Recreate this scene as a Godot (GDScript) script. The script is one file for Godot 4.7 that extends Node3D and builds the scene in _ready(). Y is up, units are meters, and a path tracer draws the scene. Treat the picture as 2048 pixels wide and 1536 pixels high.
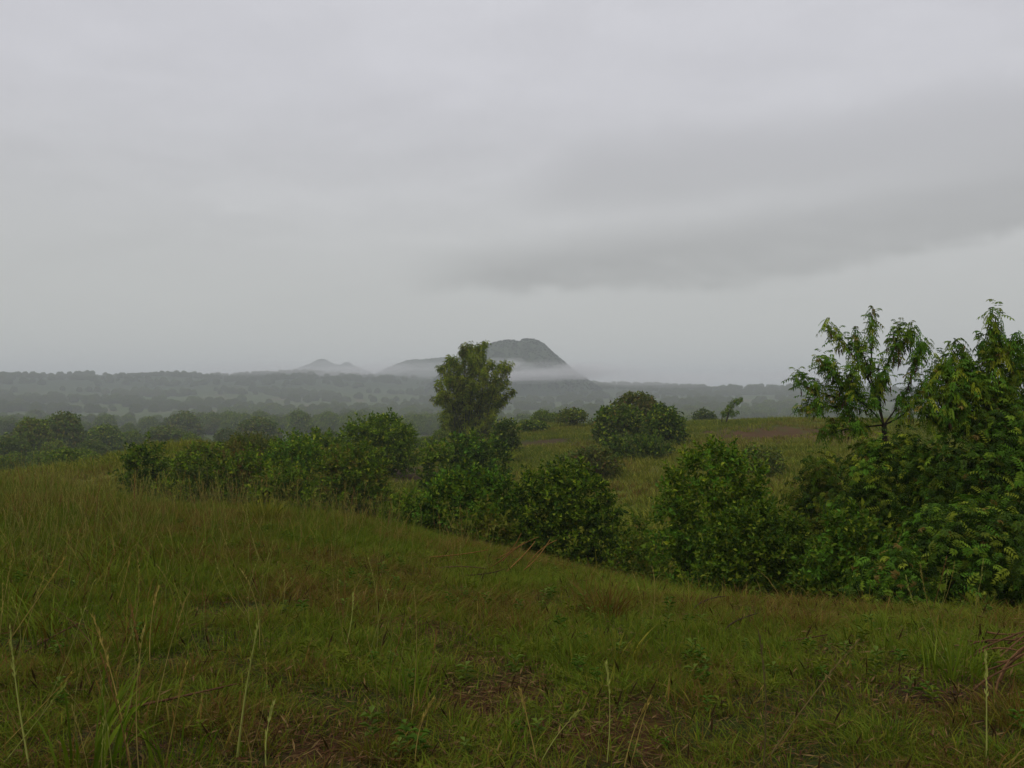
extends Node3D
# A grassy hillside above a misty valley on an overcast day: shrubs in a gully, a bamboo clump, a far rounded hill.

const F := 1800.0          # focal length in the photograph's pixels (2048 wide)
var rng := RandomNumberGenerator.new()
var n_big := FastNoiseLite.new()
var n_mid := FastNoiseLite.new()
var n_fine := FastNoiseLite.new()
var used := {}
var tmpl_cache := {}
var M := {}

# ---------------------------------------------------------------- terrain profile
# height of the ground against the eye, by bearing (columns, degrees) and distance (rows, metres)
const COLS := [-42.0, -34.0, -27.0, -20.0, -13.0, -6.5, 0.0, 6.5, 13.0, 20.0, 27.0, 34.0, 42.0]
const ROWS := [
	[0.5, [-1.6, -1.6, -1.6, -1.6, -1.6, -1.6, -1.6, -1.6, -1.6, -1.6, -1.6, -1.6, -1.6]],
	[3.0, [-1.6, -1.6, -1.6, -1.6, -1.62, -1.63, -1.64, -1.64, -1.63, -1.62, -1.6, -1.6, -1.6]],
	[6.0, [-1.62, -1.62, -1.62, -1.65, -1.7, -1.74, -1.78, -1.8, -1.78, -1.72, -1.67, -1.65, -1.65]],
	[9.0, [-1.65, -1.65, -1.67, -1.74, -1.82, -1.9, -1.98, -2.04, -2.06, -2.06, -2.0, -2.0, -2.0]],
	[12.0, [-1.7, -1.72, -1.76, -1.86, -1.98, -2.12, -2.3, -2.58, -2.8, -2.9, -2.85, -2.8, -2.7]],
	[15.0, [-1.8, -1.84, -1.9, -2.05, -2.2, -2.46, -2.9, -3.3, -3.55, -3.5, -3.35, -3.2, -3.1]],
	[18.0, [-1.95, -2.0, -2.08, -2.33, -2.55, -3.0, -3.55, -3.9, -4.1, -3.9, -3.7, -3.5, -3.4]],
	[22.0, [-2.2, -2.26, -2.36, -3.1, -3.45, -4.0, -4.3, -4.5, -4.6, -4.2, -3.9, -3.7, -3.6]],
	[28.0, [-3.3, -3.3, -3.4, -4.2, -4.5, -4.9, -4.9, -4.95, -4.8, -4.3, -4.0, -3.8, -3.7]],
	[36.0, [-4.6, -4.6, -4.5, -4.4, -4.6, -5.1, -5.15, -5.05, -4.65, -4.2, -4.0, -3.8, -3.7]],
	[48.0, [-4.9, -4.7, -4.05, -2.95, -4.5, -5.0, -5.25, -4.75, -4.35, -4.0, -3.8, -3.7, -3.6]],
	[62.0, [-6.4, -6.2, -6.0, -5.2, -5.3, -5.2, -5.0, -4.55, -4.15, -3.7, -3.6, -3.6, -3.5]],
	[80.0, [-8.0, -7.8, -7.6, -7.2, -7.0, -6.2, -4.9, -4.35, -3.75, -3.45, -3.4, -3.4, -3.4]],
	[100.0, [-9.5, -9.2, -9.0, -8.9, -8.9, -8.0, -4.9, -4.55, -4.3, -4.1, -4.1, -4.1, -4.1]],
	[150.0, [-12.69, -12.46, -12.12, -12.12, -12.23, -11.54, -9.46, -8.77, -8.54, -8.54, -8.54, -8.54, -8.54]],
	[240.0, [-16.27, -16.13, -16.0, -16.0, -16.27, -16.27, -16.0, -15.47, -15.47, -15.47, -15.47, -15.47, -15.47]],
	[380.0, [-20.75, -20.61, -20.46, -20.46, -20.75, -20.9, -21.19, -21.19, -21.19, -21.19, -21.19, -21.19, -21.19]],
	[600.0, [-26.05, -26.53, -26.84, -26.84, -26.84, -26.53, -26.84, -26.84, -26.53, -26.05, -26.05, -26.05, -26.05]],
	[900.0, [-25.36, -25.69, -26.18, -26.18, -26.18, -26.18, -26.18, -25.36, -24.55, -24.55, -24.55, -24.55, -24.55]],
	[1250.0, [-13.33, -13.33, -14.17, -14.17, -13.33, -15.0, -16.67, -16.67, -18.33, -18.33, -18.33, -18.33, -18.33]],
	[1600.0, [10.11, 10.11, 10.95, 11.79, 15.16, 8.42, 3.37, -1.68, -8.42, -10.95, -11.79, -11.79, -11.79]],
	[2200.0, [0.0, 0.0, 0.0, 0.0, 0.0, 0.0, -5.08, -10.15, -23.69, -23.69, -23.69, -23.69, -23.69]],
	[4000.0, [-46.15, -46.15, -46.15, -46.15, -46.15, -46.15, -46.15, -46.15, -46.15, -46.15, -46.15, -46.15, -46.15]],
	[7000.0, [-70.0, -70.0, -70.0, -70.0, -70.0, -70.0, -70.0, -70.0, -70.0, -70.0, -70.0, -70.0, -70.0]],
]


func cat(a: float, b: float, c: float, d: float, t: float) -> float:
	return cubic_interpolate(b, c, a, d, t)


func row_at(row: Array, i: int, t: float) -> float:
	return cubic_interpolate(row[i], row[i + 1], row[maxi(i - 1, 0)], row[mini(i + 2, 12)], t)


func ground(x: float, z: float) -> float:
	var r := maxf(sqrt(x * x + z * z), 0.51)
	var a := rad_to_deg(atan2(x, -z))
	var ci := 0
	var ct := 0.0
	if a >= 42.0:
		ci = 11; ct = 1.0
	elif a > -42.0:
		while ci < 11 and a > COLS[ci + 1]:
			ci += 1
		ct = (a - COLS[ci]) / (COLS[ci + 1] - COLS[ci])
	var ri := 0
	var top := ROWS.size() - 2
	while ri < top and r > ROWS[ri + 1][0]:
		ri += 1
	var rt := clampf(log(r / ROWS[ri][0]) / log(ROWS[ri + 1][0] / ROWS[ri][0]), 0.0, 1.0)
	var h1 := row_at(ROWS[ri][1], ci, ct)
	var h2 := row_at(ROWS[ri + 1][1], ci, ct)
	var h := 0.0
	if ri == 0:
		h = lerpf(h1, h2, rt)
	else:
		h = cubic_interpolate(h1, h2, row_at(ROWS[ri - 1][1], ci, ct), row_at(ROWS[mini(ri + 2, top + 1)][1], ci, ct), rt)
	var k := clampf(r / 60.0, 0.0, 1.0)
	h += n_mid.get_noise_2d(x, z) * (0.05 + 0.25 * k) + n_big.get_noise_2d(x, z) * (clampf((r - 60.0) / 300.0, 0.0, 1.0) * 2.2 + clampf((r - 1100.0) / 400.0, 0.0, 1.0) * 5.0)
	if r < 40.0:
		h += n_fine.get_noise_2d(x * 3.0, z * 3.0) * 0.035
	return h


func at(px: float, py: float, depth: float) -> Vector3:
	return Vector3((px - 1024.0) / F * depth, (768.0 - py) / F * depth, -depth)


func base_at(px: float, depth: float) -> Vector3:
	var x := (px - 1024.0) / F * depth
	return Vector3(x, ground(x, -depth), -depth)


func on_ground(px: float, py: float, from := 2.0) -> Vector3:       # where the line of sight through a pixel meets the ground
	var d := from
	while d < 300.0:
		var p := at(px, py, d)
		if p.y <= ground(p.x, p.z):
			return Vector3(p.x, ground(p.x, p.z), p.z)
		d *= 1.006
	return at(px, py, d)

# ---------------------------------------------------------------- scene graph helpers


func numbered(called: String) -> String:
	used[called] = used.get(called, -1) + 1
	return called if used[called] == 0 else "%s_%03d" % [called, used[called]]


func tag(o: Node, label: String, category := "", group := "", kind := "") -> void:
	o.set_meta("label", label)
	if category: o.set_meta("category", category)
	if group: o.set_meta("group", group)
	if kind: o.set_meta("kind", kind)


func thing(called: String, label: String, category: String, where := Vector3.ZERO, group := "") -> Node3D:
	var o := Node3D.new()
	o.name = numbered(called)
	add_child(o)
	o.position = where
	tag(o, label, category, group)
	return o


class Shape:
	var v := PackedVector3Array()
	var n := PackedVector3Array()
	var c := PackedColorArray()
	func tri(a: Vector3, b: Vector3, d: Vector3, col: Color) -> void:
		var nn := (d - a).cross(b - a).normalized()
		v.append(a); v.append(b); v.append(d)
		n.append(nn); n.append(nn); n.append(nn)
		c.append(col); c.append(col); c.append(col)
	func tri_n(a: Vector3, b: Vector3, d: Vector3, na: Vector3, nb: Vector3, nd: Vector3, col: Color) -> void:
		v.append(a); v.append(b); v.append(d)
		n.append(na); n.append(nb); n.append(nd)
		c.append(col); c.append(col); c.append(col)
	func add(s: Shape, basis: Basis, scale: float, where: Vector3) -> void:
		v.append_array(Transform3D(basis.scaled(Vector3.ONE * scale), where) * s.v)
		n.append_array(Transform3D(basis, Vector3.ZERO) * s.n)
		c.append_array(s.c)
	func mesh() -> ArrayMesh:
		var a := []
		a.resize(Mesh.ARRAY_MAX)
		a[Mesh.ARRAY_VERTEX] = v
		a[Mesh.ARRAY_NORMAL] = n
		a[Mesh.ARRAY_COLOR] = c
		var m := ArrayMesh.new()
		m.add_surface_from_arrays(Mesh.PRIMITIVE_TRIANGLES, a)
		return m


func part(s: Shape, called: String, mat: Material, parent: Node = self) -> MeshInstance3D:
	var o := MeshInstance3D.new()
	o.name = called if parent != self else numbered(called)
	o.mesh = s.mesh()
	o.material_override = mat
	parent.add_child(o, true)
	return o


func rv() -> Vector3:
	var z := rng.randf_range(-1.0, 1.0)
	var t := rng.randf() * TAU
	var k := sqrt(1.0 - z * z)
	return Vector3(k * cos(t), z, k * sin(t))


func frame(up: Vector3, roll: float) -> Basis:                         # a turned basis whose y axis is «up»
	var y := up.normalized()
	var x := y.cross(Vector3(0.31, 0.17, 0.93)).normalized()
	if x.length() < 0.5:
		x = y.cross(Vector3.RIGHT).normalized()
	x = x.rotated(y, roll)
	return Basis(x, y, x.cross(y))


func tube(s: Shape, pts: Array, radii: Array, sides: int, col: Color) -> void:
	var rings := []
	for i in pts.size():
		var d: Vector3 = (pts[mini(i + 1, pts.size() - 1)] - pts[maxi(i - 1, 0)]).normalized()
		var b := frame(d, 0.0)
		var ring := []
		for k in sides:
			var t := TAU * k / sides
			var o: Vector3 = b.x * cos(t) + b.z * sin(t)
			ring.append([pts[i] + o * radii[i], o])
		rings.append(ring)
	for i in pts.size() - 1:
		for k in sides:
			var a = rings[i][k]
			var b2 = rings[i][(k + 1) % sides]
			var c2 = rings[i + 1][k]
			var d2 = rings[i + 1][(k + 1) % sides]
			var col2 := col * rng.randf_range(0.85, 1.15)
			s.tri_n(a[0], b2[0], c2[0], a[1], b2[1], c2[1], col2)
			s.tri_n(b2[0], d2[0], c2[0], b2[1], d2[1], c2[1], col2)


func bent(a: Vector3, b: Vector3, sag: Vector3, n: int) -> Array:        # points of a bent line from a to b
	var out := []
	for i in n + 1:
		var t := float(i) / n
		out.append(a.lerp(b, t) + sag * (4.0 * t * (1.0 - t)))
	return out


func taper(r0: float, r1: float, n: int) -> Array:
	var out := []
	for i in n + 1:
		out.append(lerpf(r0, r1, float(i) / n))
	return out

# ---------------------------------------------------------------- leaves
# leaf colours (linear): main, second, share of the second, spread of lightness
const TONES := {
	"dark": [Color(0.036, 0.068, 0.007), Color(0.125, 0.160, 0.014), 0.16, 0.5],
	"mid": [Color(0.064, 0.108, 0.008), Color(0.165, 0.200, 0.016), 0.22, 0.5],
	"lime": [Color(0.098, 0.150, 0.009), Color(0.210, 0.240, 0.018), 0.28, 0.5],
	"olive": [Color(0.098, 0.112, 0.013), Color(0.150, 0.135, 0.022), 0.25, 0.45],
	"fresh": [Color(0.066, 0.142, 0.012), Color(0.115, 0.175, 0.014), 0.25, 0.45],
	"brownish": [Color(0.100, 0.092, 0.020), Color(0.130, 0.080, 0.028), 0.35, 0.4],
	"bamboo": [Color(0.250, 0.285, 0.022), Color(0.320, 0.320, 0.032), 0.35, 0.4],
	"grey": [Color(0.080, 0.108, 0.022), Color(0.115, 0.120, 0.030), 0.25, 0.35],
	"far": [Color(0.078, 0.118, 0.014), Color(0.125, 0.140, 0.022), 0.3, 0.35],
	"forest": [Color(0.022, 0.036, 0.012), Color(0.040, 0.052, 0.018), 0.3, 0.3],
}


func tone_color(tone: String) -> Color:
	var t = TONES[tone]
	var c: Color = t[1] if rng.randf() < t[2] else t[0]
	if rng.randf() < 0.01:
		c = Color(0.15, 0.11, 0.025)                                                  # an old yellowed leaf
	var k: float = 1.0 + rng.randf_range(-t[3], t[3])
	return Color(c.r * k * rng.randf_range(0.9, 1.1), c.g * k, c.b * k)


func leaf(s: Shape, base: Vector3, dir: Vector3, face: Vector3, length: float, width: float, droop: float, col: Color) -> void:
	var side := dir.cross(face).normalized() * width * 0.5
	var up := side.cross(dir).normalized()
	var mid := base + dir * length * 0.45
	var tip := base + dir * length + Vector3(0, -droop * length, 0)
	var l := mid + side + up * width * 0.18
	var r := mid - side + up * width * 0.18
	s.tri(base, l, tip, col)
	s.tri(base, tip, r, col * rng.randf_range(0.92, 1.0))


func spray(kind: String, tone: String) -> Array:                         # a few variants of a leafy twig, one metre-scale unit
	var key := kind + tone
	if tmpl_cache.has(key):
		return tmpl_cache[key]
	var out := []
	for variant in 5:
		var s := Shape.new()
		if kind == "broad":                                                # broad simple leaves round a twig
			for i in 9:
				var y := 0.03 + 0.23 * i / 8.0
				var t := i * 2.4 + rng.randf() * 0.6
				var tilt := lerpf(1.25, 0.45, i / 8.0)
				var d := Vector3(cos(t) * sin(tilt), cos(tilt), sin(t) * sin(tilt))
				leaf(s, Vector3(0, y, 0), d, Vector3(-d.x * 0.5, 1.0, -d.z * 0.5), rng.randf_range(0.10, 0.155), rng.randf_range(0.05, 0.075), rng.randf_range(0.1, 0.45), tone_color(tone))
		elif kind == "tuft":                                               # many small leaves, for what stands farther off
			for i in 12:
				var p := rv() * 0.13 + Vector3(0, 0.13, 0)
				var d := (rv() + Vector3(0, 0.6, 0)).normalized()
				leaf(s, p, d, rv(), rng.randf_range(0.10, 0.17), rng.randf_range(0.06, 0.09), 0.2, tone_color(tone))
		elif kind == "pinnate":                                            # drooping feather leaves round a shoot tip
			for f in 5:
				var t := f * 2.4 + rng.randf()
				var tilt := lerpf(1.35, 0.35, f / 4.0) + rng.randf_range(-0.15, 0.15)
				var d := Vector3(cos(t) * sin(tilt), cos(tilt), sin(t) * sin(tilt))
				var root := Vector3(0, 0.16 * f / 4.0, 0)
				var ln := rng.randf_range(0.2, 0.3)
				var col := tone_color(tone)
				for i in 5:
					var q := (i + 1) / 5.0
					var p := root + d * ln * q + Vector3(0, -0.5 * ln * q * q, 0)
					var along := (d + Vector3(0, -1.0 * q, 0)).normalized()
					var side := along.cross(Vector3.UP).normalized()
					for sg in [-1.0, 1.0]:
						var ld: Vector3 = (side * sg * 0.8 + along * 0.55 + Vector3(0, -0.35, 0)).normalized()
						leaf(s, p, ld, Vector3(0, 1, 0), rng.randf_range(0.06, 0.085), 0.03, 0.2, col * rng.randf_range(0.85, 1.15))
				leaf(s, root + d * ln + Vector3(0, -0.5 * ln, 0), (d + Vector3(0, -1.1, 0)).normalized(), Vector3(0, 1, 0), 0.08, 0.034, 0.1, col)
		elif kind == "hanging":                                            # feather leaves drooping round an upright shoot
			for f in 6:
				var t := f * 2.4 + rng.randf()
				var d := Vector3(cos(t), rng.randf_range(-0.25, 0.55), sin(t)).normalized()
				var root := Vector3(0, 0.2 * f / 5.0, 0)
				var ln := rng.randf_range(0.15, 0.24)
				var col := tone_color(tone)
				for i in 5:
					var q := (i + 1) / 5.0
					var p := root + d * ln * q * 0.75 + Vector3(0, -0.85 * ln * q * q, 0)
					var along := (d + Vector3(0, -2.0 * q, 0)).normalized()
					var side := along.cross(Vector3.UP).normalized()
					for sg in [-1.0, 1.0]:
						var ld: Vector3 = (side * sg * 0.7 + along * 0.6 + Vector3(0, -0.6, 0)).normalized()
						leaf(s, p, ld, d + Vector3(0, 0.5, 0), rng.randf_range(0.06, 0.09), 0.024, 0.25, col * rng.randf_range(0.8, 1.2))
		elif kind == "blades":                                             # narrow hanging leaves of bamboo
			for i in 14:
				var p := Vector3(0, rng.randf() * 0.3, 0) + rv() * 0.05
				var d := (rv() + Vector3(0, -0.35, 0)).normalized()
				leaf(s, p, d, rv(), rng.randf_range(0.18, 0.28), rng.randf_range(0.03, 0.045), 0.35, tone_color(tone))
		out.append(s)
	tmpl_cache[key] = out
	return out


func put_spray(s: Shape, kind: String, tone: String, where: Vector3, dir: Vector3, scale: float) -> void:
	var t := spray(kind, tone)
	s.add(t[rng.randi() % t.size()], frame(dir, rng.randf() * TAU), scale, where)


func lobes_for(w: float, h: float, dz: float, count: int, low := 0.0) -> Array:   # an uneven dome of rounded masses, base at y = low
	var out := []
	var hh := h - low
	var n := count * 2
	for i in n:
		var lev := (i + 0.5) / n                                                # height share on the dome
		var t := i * 2.39996 + rng.randf_range(-0.35, 0.35)
		var r := rng.randf_range(0.15, 0.25) * minf(w, hh * 1.5)
		var ring := sqrt(maxf(0.0, 1.0 - pow(lev, 2.6)))
		var y := low + r * 0.8 + maxf(hh - r * 1.85, 0.0) * lev
		out.append([Vector3(cos(t) * maxf(w * 0.5 - r, 0.02) * ring, y, sin(t) * maxf(dz * 0.5 - r, 0.02) * ring), r * rng.randf_range(0.95, 1.15), r * rng.randf_range(0.8, 1.05)])
	out.append([Vector3(0, low + hh * 0.45, 0), minf(w, dz) * 0.38, hh * 0.42])
	return out


func fill_lobes(s: Shape, lobes: Array, kind: String, tones: Array, scale: float, cover: float, ragged := 0.0) -> void:
	var area := 0.0
	for l in lobes:
		area += l[1] * (l[1] + l[2])
	var n := int(cover * area * 6.28 / (0.05 * scale * scale))
	for i in n:
		var pick := rng.randf() * area
		var l = lobes[0]
		for q in lobes:
			pick -= q[1] * (q[1] + q[2])
			if pick <= 0.0:
				l = q
				break
		var d := rv()
		var depth := 1.0 - absf(rng.randfn(0.0, 0.16))
		if rng.randf() < ragged:
			depth = rng.randf_range(1.0, 1.3)
		var p: Vector3 = l[0] + Vector3(d.x * l[1], d.y * l[2], d.z * l[1]) * depth
		if p.y < 0.05:
			continue
		var deep := false
		for q in lobes:
			if q != l:
				var e: Vector3 = (p - q[0]) / Vector3(q[1], q[2], q[1])
				if e.length_squared() < 0.42:
					deep = true
					break
		if deep and rng.randf() < 0.85:
			continue
		var dir := (d + Vector3(0, 0.35, 0) + rv() * 0.5).normalized()
		put_spray(s, kind, tones[rng.randi() % tones.size()], p - dir * 0.12 * scale, dir, scale * rng.randf_range(0.8, 1.25))


func plant(called: String, category: String, label: String, px0: float, px1: float, top: float, depth: float, o := {}) -> Node3D:
	var b := base_at((px0 + px1) * 0.5, depth)
	b.y -= o.get("sink", 0.05)
	var w := (px1 - px0) / F * depth
	var h := (768.0 - top) / F * depth - b.y
	var t := thing(called, label, category, b, o.get("group", ""))
	var bare: float = o.get("bare", 0.0)
	var lobes := lobes_for(w, h, w * o.get("round", 0.85), o.get("lobes", 8), h * bare)
	var bark := Color(0.032, 0.025, 0.016)
	if category == "tree":
		var s := Shape.new()
		var r := h * 0.022 + 0.02
		tube(s, bent(Vector3.ZERO, Vector3(w * rng.randf_range(-0.05, 0.05), h * 0.6, 0), Vector3(w * 0.03, 0, 0), 5), taper(r, r * 0.45, 5), 7, bark)
		part(s, "trunk", M.bark, t)
		for l in lobes.slice(0, 12):
			var q := Shape.new()
			tube(q, bent(Vector3(0, h * rng.randf_range(0.15, 0.4), 0), l[0], Vector3(0, -h * 0.03, 0), 4), taper(r * 0.5, r * 0.15, 4), 5, bark)
			part(q, "branch", M.bark, t)
	else:
		for k in mini(lobes.size() - 1, 7):
			var q := Shape.new()
			var e: Vector3 = lobes[k][0]
			tube(q, bent(Vector3(e.x * 0.12, 0, e.z * 0.12), e, Vector3(0, h * 0.06, 0), 4), taper(0.035 * h / 2.5, 0.008 * h / 2.5, 4), 5, bark)
			part(q, "stem", M.bark, t)
	var c := Shape.new()
	fill_lobes(c, lobes, o.get("kind", "broad"), o.get("tones", ["dark", "mid"]), o.get("leaf", 1.0), o.get("cover", 1.1), o.get("ragged", 0.08))
	part(c, "crown" if category == "tree" else "foliage", M.leaf, t)
	return t

# ---------------------------------------------------------------- materials


func noise_tex(freq: float, lo: float, hi: float, seed_: int, normal := false) -> NoiseTexture2D:
	var n := FastNoiseLite.new()
	n.seed = seed_
	n.frequency = freq
	n.fractal_octaves = 5
	var t := NoiseTexture2D.new()
	t.width = 512
	t.height = 512
	t.seamless = true
	t.noise = n
	if normal:
		t.as_normal_map = true
		t.bump_strength = 6.0
	else:
		var g := Gradient.new()
		g.set_color(0, Color(lo, lo, lo))
		g.set_color(1, Color(hi, hi, hi))
		t.color_ramp = g
	return t


func make_materials() -> void:
	var l := StandardMaterial3D.new()
	l.vertex_color_use_as_albedo = true
	l.roughness = 0.65
	l.metallic_specular = 0.22
	l.backlight_enabled = true
	l.backlight = Color(0.72, 0.8, 0.4)
	l.cull_mode = BaseMaterial3D.CULL_DISABLED
	M.leaf = l
	var th := l.duplicate()
	th.backlight = Color(0.92, 1.0, 0.45)
	M.thin_leaf = th
	var g := l.duplicate()
	g.roughness = 0.75
	g.metallic_specular = 0.12
	M.grass = g
	var b := StandardMaterial3D.new()
	b.vertex_color_use_as_albedo = true
	b.roughness = 0.95
	b.metallic_specular = 0.12
	b.albedo_texture = noise_tex(0.02, 0.6, 1.0, 5)
	b.uv1_triplanar = true
	b.uv1_scale = Vector3(6, 2, 6)
	M.bark = b
	var s := StandardMaterial3D.new()
	s.vertex_color_use_as_albedo = true
	s.roughness = 0.95
	s.metallic_specular = 0.1
	s.albedo_texture = noise_tex(0.03, 0.62, 1.0, 9)
	s.uv1_triplanar = true
	s.uv1_world_triplanar = true
	s.uv1_scale = Vector3.ONE * 0.7
	s.normal_enabled = true
	s.normal_texture = noise_tex(0.04, 0, 1, 11, true)
	s.normal_scale = 0.8
	M.soil = s
	var f := StandardMaterial3D.new()
	f.vertex_color_use_as_albedo = true
	f.roughness = 0.95
	f.metallic_specular = 0.2
	M.hill = f

# ---------------------------------------------------------------- ground


# bare earth that the photograph shows: [px, depth, half width, half depth, colour]
const EARTH := [
	[815.0, 50.0, 2.2, 6.0, Color(0.085, 0.058, 0.032)],
	[1075.0, 72.0, 4.5, 4.0, Color(0.085, 0.062, 0.030)],
	[1555.0, 68.0, 6.0, 9.0, Color(0.105, 0.062, 0.030)],
	[1640.0, 66.0, 4.0, 6.0, Color(0.100, 0.062, 0.030)],
	[205.0, 46.0, 3.6, 3.0, Color(0.095, 0.064, 0.034)],
	[1040.0, 5.0, 0.55, 0.5, Color(0.070, 0.036, 0.016)],
	[950.0, 5.8, 0.4, 0.45, Color(0.070, 0.036, 0.016)],
	[860.0, 6.6, 0.35, 0.4, Color(0.066, 0.036, 0.016)],
	[1180.0, 4.4, 0.45, 0.35, Color(0.075, 0.036, 0.016)],
	[1900.0, 4.9, 0.5, 0.5, Color(0.070, 0.040, 0.026)],
	[700.0, 4.2, 0.5, 0.3, Color(0.066, 0.036, 0.016)],
	[300.0, 4.0, 0.4, 0.25, Color(0.050, 0.030, 0.018)],
	[1690.0, 5.9, 0.35, 0.35, Color(0.070, 0.036, 0.016)],
]
var earth_at := []


func bare(x: float, z: float) -> Array:
	var best := 0.0
	var col := Color(0.07, 0.04, 0.026)
	for e in earth_at:
		var dx: float = (x - e[0]) / e[2]
		var dz: float = (z - e[1]) / e[3]
		var q := 1.25 - sqrt(dx * dx + dz * dz) + n_fine.get_noise_2d(x * 2.6 + 40.0, z * 2.6) * 1.1
		if q > best:
			best = q
			col = e[4]
	return [clampf(best * (1.1 if z > -20.0 else 2.2), 0.0, 1.0), col]


func ground_color(x: float, z: float) -> Color:
	var r := sqrt(x * x + z * z)
	var a := n_mid.get_noise_2d(x * 1.3 + 300.0, z * 1.3) * 0.5 + 0.5
	var b := n_big.get_noise_2d(x * 3.0, z * 3.0 + 700.0) * 0.5 + 0.5
	var f := n_fine.get_noise_2d(x, z) * 0.5 + 0.5
	var c := Color(0.048, 0.042, 0.018).lerp(Color(0.036, 0.050, 0.012), f)      # thatch and moss between the blades
	if r > 22.0:
		var t := clampf((r - 22.0) / 10.0, 0.0, 1.0)
		var grass := Color(0.115, 0.138, 0.018).lerp(Color(0.155, 0.148, 0.028), smoothstep(0.35, 0.7, a)).lerp(Color(0.05, 0.078, 0.014), smoothstep(0.5, 0.75, b))
		c = c.lerp(grass, t)
	if r > 110.0:
		var t := clampf((r - 110.0) / 60.0, 0.0, 1.0)
		var p := n_big.get_noise_2d(x * 0.8 + 90.0, z * 1.8) * 0.5 + 0.5
		var field := Color(0.072, 0.102, 0.028).lerp(Color(0.086, 0.108, 0.036), smoothstep(0.45, 0.62, p)).lerp(Color(0.14, 0.10, 0.07), smoothstep(0.66, 0.74, b))
		c = c.lerp(field, t)
	if r > 1150.0:
		c = c.lerp(Color(0.04, 0.06, 0.02), clampf((r - 1150.0) / 250.0, 0.0, 1.0))
	var e := bare(x, z)
	c = c.lerp(e[1], e[0])
	var k := 0.8 + 0.4 * f
	return Color(c.r * k, c.g * k, c.b * k)


func build_ground() -> void:
	for e in EARTH:
		var x: float = (e[0] - 1024.0) / F * e[1]
		earth_at.append([x, -e[1], e[2], e[3], e[4]])
	var angles := []
	var a := -180.0
	while a <= 180.001:
		angles.append(a)
		a += 0.4 if a > -44.1 and a < 43.9 else 4.0
	var radii := [0.0]
	var r := 0.6
	while r < 6000.0:
		radii.append(r)
		r *= 1.035 if r > 2.2 else 1.12
	var v := PackedVector3Array()
	var c := PackedColorArray()
	var idx := PackedInt32Array()
	var na := angles.size()
	for i in radii.size():
		for ang in angles:
			var t := deg_to_rad(ang)
			var x: float = sin(t) * radii[i]
			var z: float = -cos(t) * radii[i]
			v.append(Vector3(x, ground(x, z), z))
			c.append(ground_color(x, z))
	var nn := PackedVector3Array()
	nn.resize(v.size())
	for i in radii.size() - 1:
		for j in na - 1:
			var p := i * na + j
			for q in [p, p + na, p + 1, p + 1, p + na, p + na + 1]:
				idx.append(q)
			var fn := (v[p + na] - v[p]).cross(v[p + na + 1] - v[p])
			if fn.y < 0.0:
				fn = -fn
			for q in [p, p + 1, p + na, p + na + 1]:
				nn[q] += fn
	for i in nn.size():
		nn[i] = nn[i].normalized() if nn[i].length() > 0.0 else Vector3.UP
	var arr := []
	arr.resize(Mesh.ARRAY_MAX)
	arr[Mesh.ARRAY_VERTEX] = v
	arr[Mesh.ARRAY_NORMAL] = nn
	arr[Mesh.ARRAY_COLOR] = c
	# clockwise seen from above
	var flip := PackedInt32Array()
	flip.resize(idx.size())
	for i in range(0, idx.size(), 3):
		var cr := (v[idx[i + 2]] - v[idx[i]]).cross(v[idx[i + 1]] - v[idx[i]])
		flip[i] = idx[i]
		flip[i + 1] = idx[i + 1] if cr.y > 0.0 else idx[i + 2]
		flip[i + 2] = idx[i + 2] if cr.y > 0.0 else idx[i + 1]
	arr[Mesh.ARRAY_INDEX] = flip
	var m := ArrayMesh.new()
	m.add_surface_from_arrays(Mesh.PRIMITIVE_TRIANGLES, arr)
	var o := MeshInstance3D.new()
	o.name = "ground"
	o.mesh = m
	o.material_override = M.soil
	add_child(o)
	tag(o, "grassy hillside sloping down to a wide misty plain", "", "", "structure")

# ---------------------------------------------------------------- far hills


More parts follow.
